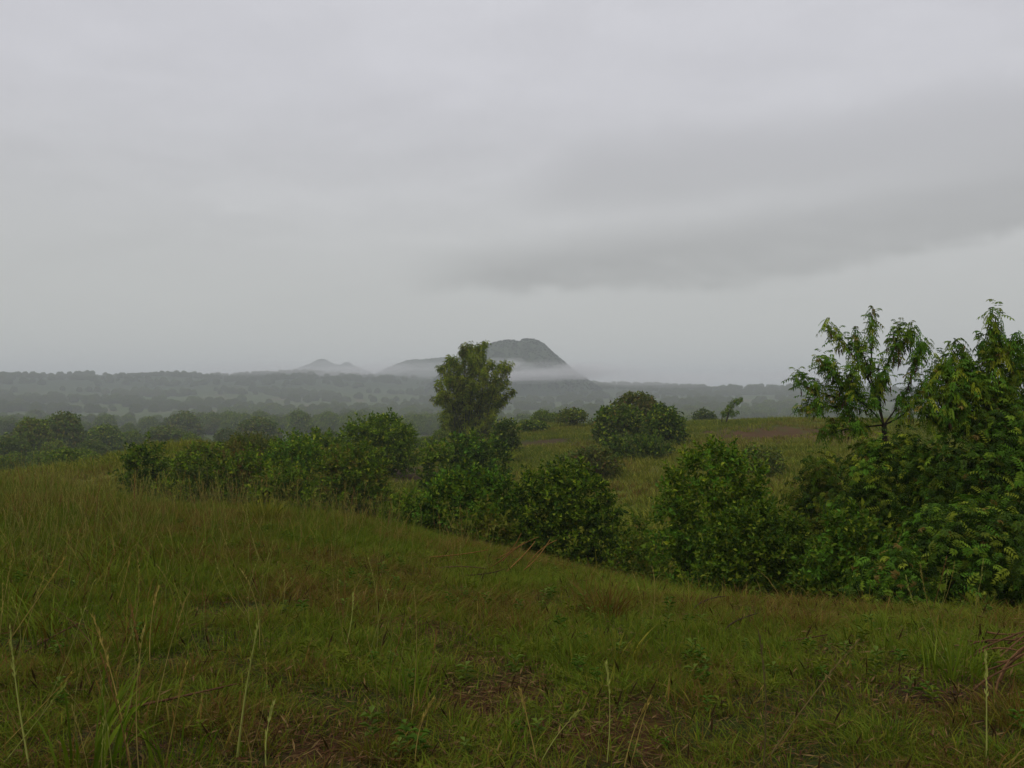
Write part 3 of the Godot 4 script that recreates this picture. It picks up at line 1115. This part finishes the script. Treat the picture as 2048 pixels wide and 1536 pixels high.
func build_mid() -> void:
	var row := "shrubs in a row along the gully's left side"
	var L := {"kind": "broad", "leaf": 1.3, "group": row, "cover": 1.15}
	plant("shrub", "shrub", "dark shrub at the left end of the shrub row", 242, 345, 882, 31.0, L.merged({"tones": ["dark", "mid"]}))
	plant("shrub", "shrub", "low pale green shrub next to the row's dark left end", 318, 428, 908, 29.5, L.merged({"tones": ["lime", "lime", "grey"]}))
	plant("shrub", "shrub", "brown-tinged rounded shrub third in the left row", 402, 548, 888, 30.0, L.merged({"tones": ["mid", "brownish", "lime"]}))
	plant("shrub", "shrub", "taller bright shrub at the middle of the left row", 512, 655, 864, 34.0, L.merged({"tones": ["lime", "lime", "fresh"]}))
	plant("shrub", "shrub", "wide rounded shrub at the right end of the left row", 628, 784, 880, 30.0, L.merged({"tones": ["mid", "olive", "lime"], "lobes": 10}))
	plant("shrub", "shrub", "low olive shrub in front of the left row's taller one", 500, 640, 928, 27.5, L.merged({"tones": ["mid", "olive", "lime"]}))
	plant("shrub", "shrub", "pale olive shrub peeping up behind the left row", 350, 470, 885, 38.0, L.merged({"tones": ["olive", "lime"]}))
	plant("shrub", "shrub", "grey-green shrub behind the left row's middle", 440, 560, 868, 44.0, L.merged({"tones": ["olive", "grey"], "leaf": 2.2}))
	plant("shrub", "shrub", "big bushy mound left of the bamboo, behind the row", 672, 838, 828, 48.0, {"kind": "broad", "leaf": 1.8, "tones": ["mid", "lime", "lime"], "lobes": 10, "cover": 1.15})
	plant("shrub", "shrub", "yellow-green shrub stub joining the bushy mound and the row", 585, 700, 862, 46.0, {"kind": "broad", "leaf": 2.1, "tones": ["lime", "mid"]})
	plant("shrub", "shrub", "rounded shrub directly in front of the bamboo's foot", 886, 992, 858, 42.0, {"kind": "broad", "leaf": 1.9, "tones": ["mid", "dark", "fresh"], "cover": 1.3})
	plant("shrub", "shrub", "lower shrub left of the one at the bamboo's foot", 836, 905, 880, 40.0, {"kind": "broad", "leaf": 1.9, "tones": ["mid", "lime"]})
	plant("shrub", "shrub", "dark shrub right of the one at the bamboo's foot", 966, 1018, 868, 44.0, {"kind": "broad", "leaf": 1.9, "tones": ["dark", "mid"]})
	plant("small_tree", "tree", "small dark tree with bare trunk beside the bamboo", 984, 1040, 840, 58.0, {"kind": "tuft", "leaf": 1.7, "tones": ["dark", "grey"], "bare": 0.3})
	plant("shrub", "shrub", "dark round bush on the hill crest right of the bamboo", 1044, 1094, 845, 84.0, {"kind": "tuft", "leaf": 2.0, "tones": ["dark", "mid"]})
	plant("small_tree", "tree", "small spreading tree alone on the hill crest", 1112, 1180, 818, 90.0, {"kind": "tuft", "leaf": 1.8, "tones": ["olive", "grey", "mid"], "bare": 0.25, "cover": 0.75, "ragged": 0.2})
	plant("hill_tree", "tree", "tall grey-green tree topping the hill's tree cluster", 1222, 1326, 784, 74.0, {"kind": "tuft", "leaf": 2.0, "tones": ["grey", "olive", "brownish"], "bare": 0.12, "lobes": 9})
	plant("hill_tree", "tree", "paler green tree on the left of the hill's tree cluster", 1186, 1292, 808, 66.0, {"kind": "tuft", "leaf": 1.9, "tones": ["grey", "mid"], "lobes": 9})
	plant("hill_tree", "tree", "darkest tree on the right of the hill's tree cluster", 1284, 1368, 812, 63.0, {"kind": "tuft", "leaf": 1.8, "tones": ["dark", "mid"], "lobes": 9, "cover": 1.3})
	plant("shrub", "shrub", "low undergrowth below the hill's tree cluster", 1200, 1352, 872, 54.0, {"kind": "broad", "leaf": 2.0, "tones": ["dark", "grey", "mid"], "lobes": 10})
	plant("shrub", "shrub", "grey-brown scrub on the slope left of the tree cluster", 1132, 1236, 893, 46.0, {"kind": "tuft", "leaf": 1.4, "tones": ["brownish", "grey", "olive"], "cover": 0.9, "ragged": 0.2})
	plant("shrub", "shrub", "small round tree-like bush just behind the hill crest", 1386, 1430, 820, 122.0, {"kind": "tuft", "leaf": 2.4, "tones": ["dark", "grey"]})
	plant("shrub", "shrub", "low green scrub below the red earth on the hill", 1470, 1570, 892, 42.0, {"kind": "tuft", "leaf": 1.3, "tones": ["lime", "olive", "grey"], "cover": 0.8})
	plant("shrub", "shrub", "low scrub left of the red earth, under the sapling", 1395, 1470, 900, 48.0, {"kind": "tuft", "leaf": 1.3, "tones": ["olive", "lime"], "cover": 0.8})
	plant("shrub", "shrub", "small bush on the green slope above the gully", 1100, 1160, 912, 40.0, {"kind": "tuft", "leaf": 1.3, "tones": ["mid", "grey"]})
	sapling()
	bamboo()


func sapling() -> void:                                                      # a lopped young tree whose crown blows to the right
	var d := 82.0
	var b := base_at(1452, d)
	var t := thing("sapling", "thin lopped sapling with a slanting tuft on the hill crest", "tree", b)
	var col := Color(0.05, 0.04, 0.03)
	var tip := at(1474, 800, d) - b
	var s := Shape.new()
	tube(s, bent(Vector3.ZERO, tip, Vector3(-0.15, 0.1, 0), 6), taper(0.09, 0.03, 6), 6, col)
	part(s, "trunk", M.bark, t)
	s = Shape.new()
	tube(s, bent(Vector3(-0.45, 0, 0.2), at(1444, 832, d) - b, Vector3.ZERO, 3), taper(0.06, 0.03, 3), 6, col)
	part(s, "side_stem", M.bark, t)
	var c := Shape.new()
	for q in [[1472, 803, 0.42], [1481, 800, 0.3], [1463, 811, 0.42], [1458, 820, 0.45], [1464, 828, 0.4], [1446, 828, 0.32], [1452, 832, 0.36], [1476, 826, 0.2]]:
		fill_lobes(c, [[at(q[0], q[1], d) - b + Vector3(0, 0, rng.randf_range(-0.2, 0.2)), q[2] * 0.7, q[2] * 0.5]], "tuft", ["fresh", "lime", "mid"], 0.9, 1.2, 0.1)
	part(c, "crown", M.leaf, t)


func bamboo() -> void:
	var d := 84.0
	var b := base_at(938, d)
	b.y -= 0.1
	var t := thing("bamboo_clump", "tall feathery bamboo clump standing above the gully shrubs", "bamboo", b)
	var tips := [[882, 738], [872, 800], [868, 770], [892, 722], [908, 722], [930, 700], [940, 694], [966, 687], [955, 700], [985, 725], [1008, 728], [1020, 735], [1016, 765], [1028, 786], [1010, 808], [990, 826], [985, 840], [880, 830], [895, 760], [920, 735], [945, 730], [975, 750], [995, 760], [915, 780], [950, 770], [900, 850], [930, 820], [960, 810], [888, 790], [1000, 780], [940, 760], [925, 760], [962, 730], [905, 812], [975, 790], [884, 862], [896, 884], [988, 862], [940, 872], [975, 880], [915, 868], [876, 845]]
	var f := Shape.new()
	var tones := ["bamboo", "bamboo", "lime", "olive"]
	for q in tips:
		var tip := at(q[0], q[1], d) - b + Vector3(0, 0, rng.randf_range(-3.5, 3.5))
		var root := Vector3(clampf(tip.x * 0.35, -1.6, 1.6) + rng.randf_range(-0.3, 0.3), 0, rng.randf_range(-1.3, 1.3))
		var mid := Vector3(lerpf(root.x, tip.x, 0.30), tip.y * 0.72 + 1.0, lerpf(root.z, tip.z, 0.3))
		var pts := []
		for i in 11:
			var u := i / 10.0
			pts.append(root * (1 - u) * (1 - u) + mid * 2.0 * u * (1 - u) + tip * u * u)
		var s := Shape.new()
		tube(s, pts, taper(0.055, 0.012, 10), 5, Color(0.075, 0.085, 0.03))
		part(s, "culm", M.bark, t)
		var n := int(tip.y * 7.2) + 18
		for k in n:
			var u := lerpf(0.08, 1.0, pow(rng.randf(), 0.6))
			var p: Vector3 = root * (1 - u) * (1 - u) + mid * 2.0 * u * (1 - u) + tip * u * u
			var spread := 0.62 * sin(PI * clampf(u * 0.8 + 0.1, 0.0, 1.0)) + 0.05
			var o := rv() * spread * sqrt(rng.randf())
			put_spray(f, "blades", tones[rng.randi() % 4], p + o, (o + Vector3(0, 0.4, 0)).normalized(), rng.randf_range(1.1, 1.7))
	var g := part(f, "foliage", M.thin_leaf, t)
	g.set_meta("kind", "stuff")


func build_near() -> void:
	plant("gully_shrub", "shrub", "large rounded dark green shrub at the middle of the gully", 1004, 1250, 914, 17.5, {"tones": ["dark", "mid", "dark", "mid", "lime"], "lobes": 11, "cover": 1.0, "leaf": 0.86, "sink": 0.3})
	plant("gully_shrub", "shrub", "large leafy shrub touching the dark rounded one's left side", 824, 1070, 928, 18.3, {"tones": ["mid", "dark", "fresh"], "lobes": 10, "cover": 1.0, "leaf": 0.86, "sink": 0.3})
	plant("gully_shrub", "shrub", "low leafy herb bush at the left foot of the gully shrubs", 752, 880, 988, 19.0, {"tones": ["lime", "mid"], "leaf": 0.9, "sink": 0.2})
	plant("gully_shrub", "shrub", "small yellowish bush under the dark rounded shrub's front", 905, 1030, 1012, 16.0, {"tones": ["mid", "olive"], "leaf": 0.9, "sink": 0.2})
	plant("gully_shrub", "shrub", "lime-tipped leafy shrub left of the tall right trees", 1308, 1562, 876, 14.5, {"tones": ["mid", "lime", "fresh"], "lobes": 12, "cover": 1.0, "leaf": 0.8, "sink": 0.2})
	plant("gully_shrub", "shrub", "low dark shrub in front of the lime-tipped one", 1392, 1640, 1000, 11.8, {"tones": ["dark", "mid"], "lobes": 9, "leaf": 0.62, "cover": 1.1})
	plant("gully_shrub", "shrub", "soft green bush in the gap between gully shrubs", 1228, 1318, 1030, 21.0, {"tones": ["lime", "mid", "olive"], "leaf": 0.9, "cover": 0.9, "sink": 0.2})
	plant("gully_shrub", "shrub", "low green growth at the foot of the gully gap", 1215, 1330, 1072, 16.0, {"tones": ["mid", "olive"], "leaf": 0.8, "cover": 0.9, "sink": 0.2})
	var P := {"kind": "pinnate", "leaf": 0.68, "cover": 0.6, "ragged": 0.15}
	plant("thicket_shrub", "shrub", "feathery shrub filling behind the open right tree's foot", 1548, 1745, 900, 14.0, P.merged({"tones": ["mid", "dark", "olive"]}))
	plant("thicket_shrub", "shrub", "broad feathery thicket under the right trees", 1650, 1940, 846, 12.2, P.merged({"tones": ["fresh", "dark", "dark", "mid"], "lobes": 11}))
	plant("thicket_shrub", "shrub", "tall dark thicket at the right border below the trees", 1840, 2140, 800, 11.3, P.merged({"tones": ["dark", "dark", "fresh"], "lobes": 11}))
	plant("thicket_shrub", "shrub", "small leafy shrub at the thicket's front foot", 1610, 1800, 1015, 10.4, {"tones": ["dark", "fresh", "mid"], "leaf": 0.7, "cover": 1.1})
	plant("thicket_shrub", "shrub", "dense low thicket at the right border by the meadow", 1770, 2090, 985, 9.6, P.merged({"tones": ["dark", "fresh", "dark"], "lobes": 10}))
	plant("thicket_shrub", "shrub", "shaded low bush between front shrub and right thicket", 1700, 1860, 1080, 9.2, P.merged({"tones": ["dark", "fresh"], "leaf": 0.6}, true))
	right_trees()


func shoot(f: Shape, br: Node3D, pods: Shape, a: Vector3, b: Vector3, from: float, n: int, wide: float, tones: Array, size: float, r0: float, brown := 0.0) -> void:
	var sag := rv() * (b - a).length() * 0.05
	var s := Shape.new()
	tube(s, bent(a, b, sag, 6), taper(r0, 0.006, 6), 5, Color(0.05, 0.042, 0.03))
	part(s, "branch", M.bark, br)
	n = int(n * 0.85)
	for i in n:
		var u := lerpf(from, 1.02, (i + rng.randf()) / n)
		var p := a.lerp(b, u) + sag * (4.0 * u * (1.0 - u))
		var o := rv() * wide * (1.1 - 0.65 * u) * rng.randf()
		put_spray(f, "hanging" if rng.randf() < 0.7 else "pinnate", tones[rng.randi() % tones.size()], p + o * 0.85, (Vector3(0, 1, 0) + o * 1.5 + rv() * 0.25).normalized(), size * rng.randf_range(0.7, 1.2))
		if rng.randf() < brown:
			for k in 3:
				var q := p + o + rv() * 0.07
				leaf(pods, q, (Vector3(0, -1, 0) + rv() * 0.25).normalized(), rv(), rng.randf_range(0.10, 0.16), 0.022, 0.0, Color(0.075, 0.042, 0.024) * rng.randf_range(0.7, 1.4))


func right_trees() -> void:
	# the open-crowned tree
	var d := 12.8
	var b := base_at(1760, d)
	var t := thing("open_tree", "open feathery tree with brown pods, its bare fork against the sky", "tree", b)
	var f := Shape.new()
	var pods := Shape.new()
	var bark := Color(0.05, 0.042, 0.032)
	var fork := at(1768, 850, d) - b
	var s := Shape.new()
	tube(s, bent(Vector3.ZERO, fork, Vector3(0.06, 0, 0), 6), taper(0.06, 0.035, 6), 8, bark)
	part(s, "trunk", M.bark, t)
	var tones := ["fresh", "fresh", "lime"]
	# [from px, py, to px, py, leafy from, sprays, width, brown share]
	var arms := [
		[1768, 850, 1748, 780, 0.6, 8, 0.2, 0.2], [1748, 780, 1650, 652, 0.25, 26, 0.13, 0.45], [1748, 780, 1712, 676, 0.2, 26, 0.2, 0.5], [1735, 760, 1742, 628, 0.55, 14, 0.07, 0.3],
		[1768, 850, 1760, 760, 0.5, 8, 0.2, 0.2], [1760, 760, 1800, 656, 0.3, 22, 0.2, 0.5], [1800, 700, 1828, 662, 0.1, 18, 0.22, 0.4], [1815, 780, 1850, 690, 0.2, 22, 0.2, 0.2],
		[1768, 850, 1700, 790, 0.2, 16, 0.24, 0.2], [1700, 790, 1650, 730, 0.1, 28, 0.24, 0.3], [1700, 800, 1590, 760, 0.3, 26, 0.2, 0.1], [1690, 815, 1600, 822, 0.3, 22, 0.2, 0.1],
		[1650, 730, 1640, 735, 0.0, 8, 0.2, 0.1], [1768, 850, 1815, 780, 0.4, 12, 0.25, 0.1], [1768, 850, 1840, 800, 0.3, 18, 0.26, 0.2], [1700, 830, 1680, 800, 0.0, 18, 0.26, 0.1], [1760, 790, 1770, 735, 0.1, 16, 0.22, 0.3],
		[1720, 800, 1700, 740, 0.1, 22, 0.24, 0.3], [1768, 850, 1690, 860, 0.2, 18, 0.25, 0.1], [1720, 850, 1640, 872, 0.3, 16, 0.22, 0.05], [1840, 800, 1870, 740, 0.1, 18, 0.22, 0.1],
	]
	for a in arms:
		var dz := rng.randf_range(-0.35, 0.35)
		shoot(f, t, pods, at(a[0], a[1], d) - b, at(a[2], a[3], d + dz) - b, a[4], a[5], a[6], tones, 0.66, 0.014, a[7])
	part(f, "crown", M.leaf, t)
	part(pods, "pods", M.leaf, t).set_meta("kind", "stuff")
	# the denser tree at the border
	d = 11.6
	b = base_at(1985, d)
	t = thing("border_tree", "dense bright feathery tree at the right border with spire-like top", "tree", b)
	f = Shape.new()
	pods = Shape.new()
	s = Shape.new()
	tube(s, bent(Vector3.ZERO, at(1985, 860, d) - b, Vector3(-0.05, 0, 0), 6), taper(0.065, 0.04, 6), 8, bark)
	part(s, "trunk", M.bark, t)
	arms = [
		[1985, 860, 1992, 720, 0.1, 34, 0.26, 0.0], [1992, 720, 1990, 630, 0.0, 26, 0.16, 0.0], [1992, 730, 2035, 685, 0.2, 20, 0.18, 0.0], [1985, 800, 2050, 740, 0.2, 26, 0.24, 0.0],
		[1985, 800, 1930, 745, 0.2, 24, 0.24, 0.05], [1985, 860, 1905, 700, 0.4, 30, 0.26, 0.05], [1985, 840, 1900, 790, 0.2, 30, 0.3, 0.05], [1985, 850, 2060, 800, 0.1, 30, 0.3, 0.0], [1985, 850, 1950, 780, 0.1, 28, 0.3, 0.0],
		[1985, 860, 1870, 830, 0.2, 30, 0.3, 0.05], [1985, 870, 2080, 850, 0.1, 30, 0.3, 0.0], [1985, 860, 1940, 850, 0.0, 26, 0.32, 0.0], [1992, 740, 1965, 690, 0.1, 20, 0.16, 0.0], [1985, 860, 2020, 800, 0.0, 26, 0.3, 0.0],
		[1900, 790, 1880, 720, 0.1, 22, 0.22, 0.1], [1930, 790, 1915, 735, 0.0, 26, 0.28, 0.0], [1960, 800, 1948, 740, 0.0, 26, 0.26, 0.0], [1890, 830, 1862, 770, 0.0, 26, 0.28, 0.05], [2020, 800, 2048, 700, 0.1, 30, 0.24, 0.0], [1880, 850, 1835, 815, 0.0, 24, 0.3, 0.0], [1930, 850, 1905, 800, 0.0, 26, 0.3, 0.0],
	]
	for a in arms:
		var dz := rng.randf_range(-0.4, 0.4)
		shoot(f, t, pods, at(a[0], a[1], d) - b, at(a[2], a[3], d + dz) - b, a[4], a[5], a[6], ["fresh", "fresh", "mid", "lime"], 0.72, 0.016, a[7])
	part(f, "crown", M.leaf, t)
	part(pods, "pods", M.leaf, t).set_meta("kind", "stuff")


# ---------------------------------------------------------------- small things in the meadow


func tall_stalk(label: String, x0: float, y0: float, x1: float, y1: float, col: Color, r := 0.003, head := 0.35) -> void:
	var a := on_ground(x0, y0)
	var b := at(x1, y1, -a.z + rng.randf_range(-0.15, 0.15))
	var t := thing("seed_stalk", label, "grass stalk", a, "tall single seed stalks in the meadow")
	var sag := Vector3(0, 0.02, 0) + rv() * 0.02
	part(stalk_shape(a, b, sag, r, col, 0.0, col), "stem", M.grass, t)
	if head > 0.0:
		var s := Shape.new()
		for i in 34:
			var u := 1.0 - head * rng.randf()
			var p: Vector3 = (b - a) * u + sag * (4.0 * u * (1.0 - u))
			leaf(s, p, ((b - a).normalized() + rv() * 0.3).normalized(), rv(), 0.03, 0.007, 0.0, col * rng.randf_range(0.8, 1.35))
		part(s, "seed_head", M.grass, t)


func lying_sticks(called: String, label: String, category: String, lines: Array, col: Color, r: float, lift := 0.05) -> void:
	var first := on_ground(lines[0][0], lines[0][1])
	var t := thing(called, label, category, first)
	for l in lines:
		var a := on_ground(l[0], l[1])
		var b := at(l[2], l[3], -a.z + rng.randf_range(-0.25, 0.35))
		b.y = maxf(b.y, ground(b.x, b.z) + 0.02)
		var s := Shape.new()
		var k := rng.randf_range(0.7, 1.3)
		tube(s, bent(a - first + Vector3(0, lift * rng.randf(), 0), b - first + Vector3(0, lift * rng.randf_range(0.6, 2.2), 0), rv() * 0.05, 6), taper(r, r * 0.5, 6), 6, col * k)
		part(s, "stick", M.bark, t)


func build_small() -> void:
	var gold := Color(0.30, 0.22, 0.06)
	var pale := Color(0.27, 0.28, 0.07)
	var red := Color(0.11, 0.055, 0.03)
	tall_stalk("thick pale green seed stalk standing upright, near left", 472, 1540, 518, 1240, pale, 0.006, 0.5)
	tall_stalk("thin golden stalk crossing rightward near the left foreground", 262, 1540, 187, 1236, gold, 0.0035, 0.4)
	tall_stalk("golden stalk leaning right at the left border", 6, 1300, 128, 1118, gold, 0.004, 0.4)
	tall_stalk("upper of two straw stalks leaning out of the lower left corner", 0, 1500, 140, 1350, gold, 0.0035, 0.3)
	tall_stalk("lower of two straw stalks leaning out of the lower left corner", 4, 1535, 128, 1372, pale, 0.0035, 0.3)
	tall_stalk("short speckled stalk right of the thick pale one", 532, 1536, 548, 1408, pale, 0.004, 0.6)
	tall_stalk("short straw stalk crossing the foot of the thick pale one", 504, 1536, 475, 1440, gold, 0.003, 0.0)
	tall_stalk("straight pale stalk leaning right, near centre-left foreground", 830, 1530, 870, 1398, gold, 0.003, 0.5)
	tall_stalk("yellowish stalk leaning left below the bare earth patches", 1075, 1530, 1040, 1380, gold, 0.0035, 0.4)
	tall_stalk("green stalk leaning far right beside the yellowish one", 1078, 1534, 1153, 1429, pale, 0.003, 0.2)
	tall_stalk("very thin upright stalk just right of the bare earth", 1214, 1530, 1211, 1328, pale, 0.003, 0.4)
	tall_stalk("left one of a leaning stalk pair right of centre", 1249, 1536, 1292, 1416, gold, 0.0035, 0.2)
	tall_stalk("right one of a leaning stalk pair right of centre", 1262, 1536, 1300, 1398, gold, 0.0035, 0.3)
	tall_stalk("dark upright stalk with a green tip, right foreground", 1527, 1536, 1517, 1268, Color(0.09, 0.07, 0.03), 0.004, 0.45)
	tall_stalk("long brown stalk slanting up right from the dark upright one", 1531, 1528, 1718, 1280, Color(0.13, 0.10, 0.035), 0.0045, 0.4)
	tall_stalk("yellow-green upright stalk near the lower right corner", 1973, 1536, 1971, 1303, pale, 0.004, 0.5)
	tall_stalk("long pale stalk bending over the lower left corner", 60, 1545, 20, 1260, pale, 0.0045, 0.4)
	tall_stalk("slim straw stalk between the left corner tuft and thick stalk", 330, 1540, 372, 1330, gold, 0.0035, 0.35)
	tall_stalk("tall straw stalk rising through the left meadow's reddish tuft", 300, 1330, 318, 1175, gold, 0.004, 0.35)
	tall_stalk("slim pale stalk left of centre in the middle meadow", 690, 1300, 705, 1190, pale, 0.004, 0.4)
	tall_stalk("rust-red stalk leaning left in the tall left grass", 198, 1312, 99, 1213, red, 0.004, 0.0)
	tall_stalk("pair-less golden stalk in the middle of the tall left grass", 232, 1220, 260, 1110, gold, 0.004, 0.3)
	# broad-bladed tufts
	for q in [
		["broad green grass tuft in the lower left corner", 175, 1540, 0.5, 26, "green", 0.014],
		["leafy green tuft left of the thick pale stalk", 350, 1530, 0.36, 22, "green", 0.009],
		["upright green tuft by the right twig pile", 1905, 1370, 0.42, 46, "green", 0.008],
		["dead brown grass tuft standing alone right of centre", 1205, 1235, 0.42, 150, "rust", 0.006],
		["dark rounded tussock near the meadow's far edge", 530, 1045, 0.5, 150, "olive", 0.012],
		["reddish dry tuft in the left meadow", 305, 1290, 0.42, 40, "rust", 0.006],
		["yellow-green tuft right of the dead brown one", 1240, 1330, 0.34, 40, "olive", 0.006],
		["green tuft beside the earth patches in the foreground", 830, 1400, 0.3, 40, "green", 0.007],
	]:
		var a := on_ground(q[1], q[2])
		var t := thing("grass_tuft", q[0], "grass tuft", a, "single grass tufts in the meadow")
		var o := MeshInstance3D.new()
		o.name = "blades"
		o.mesh = clump(q[4], 0.12 + 0.0009 * q[4], q[3] * 0.45, q[3], q[6], 0.8, [q[5]], 4)
		o.material_override = M.grass
		o.set_meta("kind", "stuff")
		t.add_child(o)
	var orange := Color(0.22, 0.12, 0.035)
	lying_sticks("dry_stalks", "orange dry stalks fallen on the grass at the meadow's middle", "dry stalks",
		[[980, 1140, 1043, 1088], [1000, 1132, 1078, 1082], [1050, 1142, 1114, 1092], [1010, 1150, 1070, 1100], [858, 1123, 977, 1110], [985, 1126, 1050, 1096], [1035, 1150, 1100, 1102]], orange, 0.009, 0.06)
	lying_sticks("fallen_branch", "thin dark fallen branch before the orange stalks", "branch", [[875, 1138, 972, 1176], [930, 1160, 1010, 1200]], Color(0.09, 0.055, 0.03), 0.008, 0.05)
	lying_sticks("brush_heap", "grey brush heap at the meadow edge below the lime-tipped shrub", "brush heap",
		[[1385, 1180, 1480, 1135], [1400, 1190, 1500, 1150], [1420, 1175, 1530, 1112], [1440, 1195, 1525, 1165], [1395, 1172, 1450, 1190], [1430, 1185, 1505, 1172], [1410, 1165, 1470, 1195]], Color(0.10, 0.07, 0.04), 0.010, 0.08)
	lying_sticks("twig_heap", "heap of bare brown twigs at the right border", "twigs",
		[[1940, 1310, 2070, 1365], [1950, 1330, 2075, 1350], [1960, 1360, 2080, 1300], [1985, 1292, 2000, 1375], [2000, 1300, 1960, 1370], [1945, 1398, 2080, 1390], [1990, 1330, 2080, 1385], [2010, 1345, 2085, 1330], [1935, 1300, 2040, 1325], [2000, 1375, 2085, 1345], [1955, 1305, 2060, 1400], [2015, 1310, 2085, 1372], [1975, 1285, 2080, 1340], [1925, 1330, 2040, 1362], [1990, 1395, 2085, 1310], [2020, 1290, 2085, 1400], [1965, 1345, 2085, 1362]], Color(0.15, 0.080, 0.038), 0.0070, 0.08)
	lying_sticks("fallen_stick", "rust-brown stick lying in the lower left grass", "stick", [[248, 1436, 473, 1470]], red, 0.008, 0.05)
	lying_sticks("fallen_stick", "short reddish stick lying right of the dark upright stalk", "stick", [[1530, 1293, 1655, 1281]], red, 0.007, 0.06)
	lying_sticks("fallen_stick", "forked dark stick in the grass below the brush heap", "stick", [[1385, 1225, 1450, 1270], [1450, 1270, 1515, 1258]], Color(0.07, 0.045, 0.03), 0.008, 0.06)
	lying_sticks("fallen_stick", "red-brown stick at the left border's bare ground", "stick", [[30, 1320, 160, 1312]], red, 0.007, 0.05)
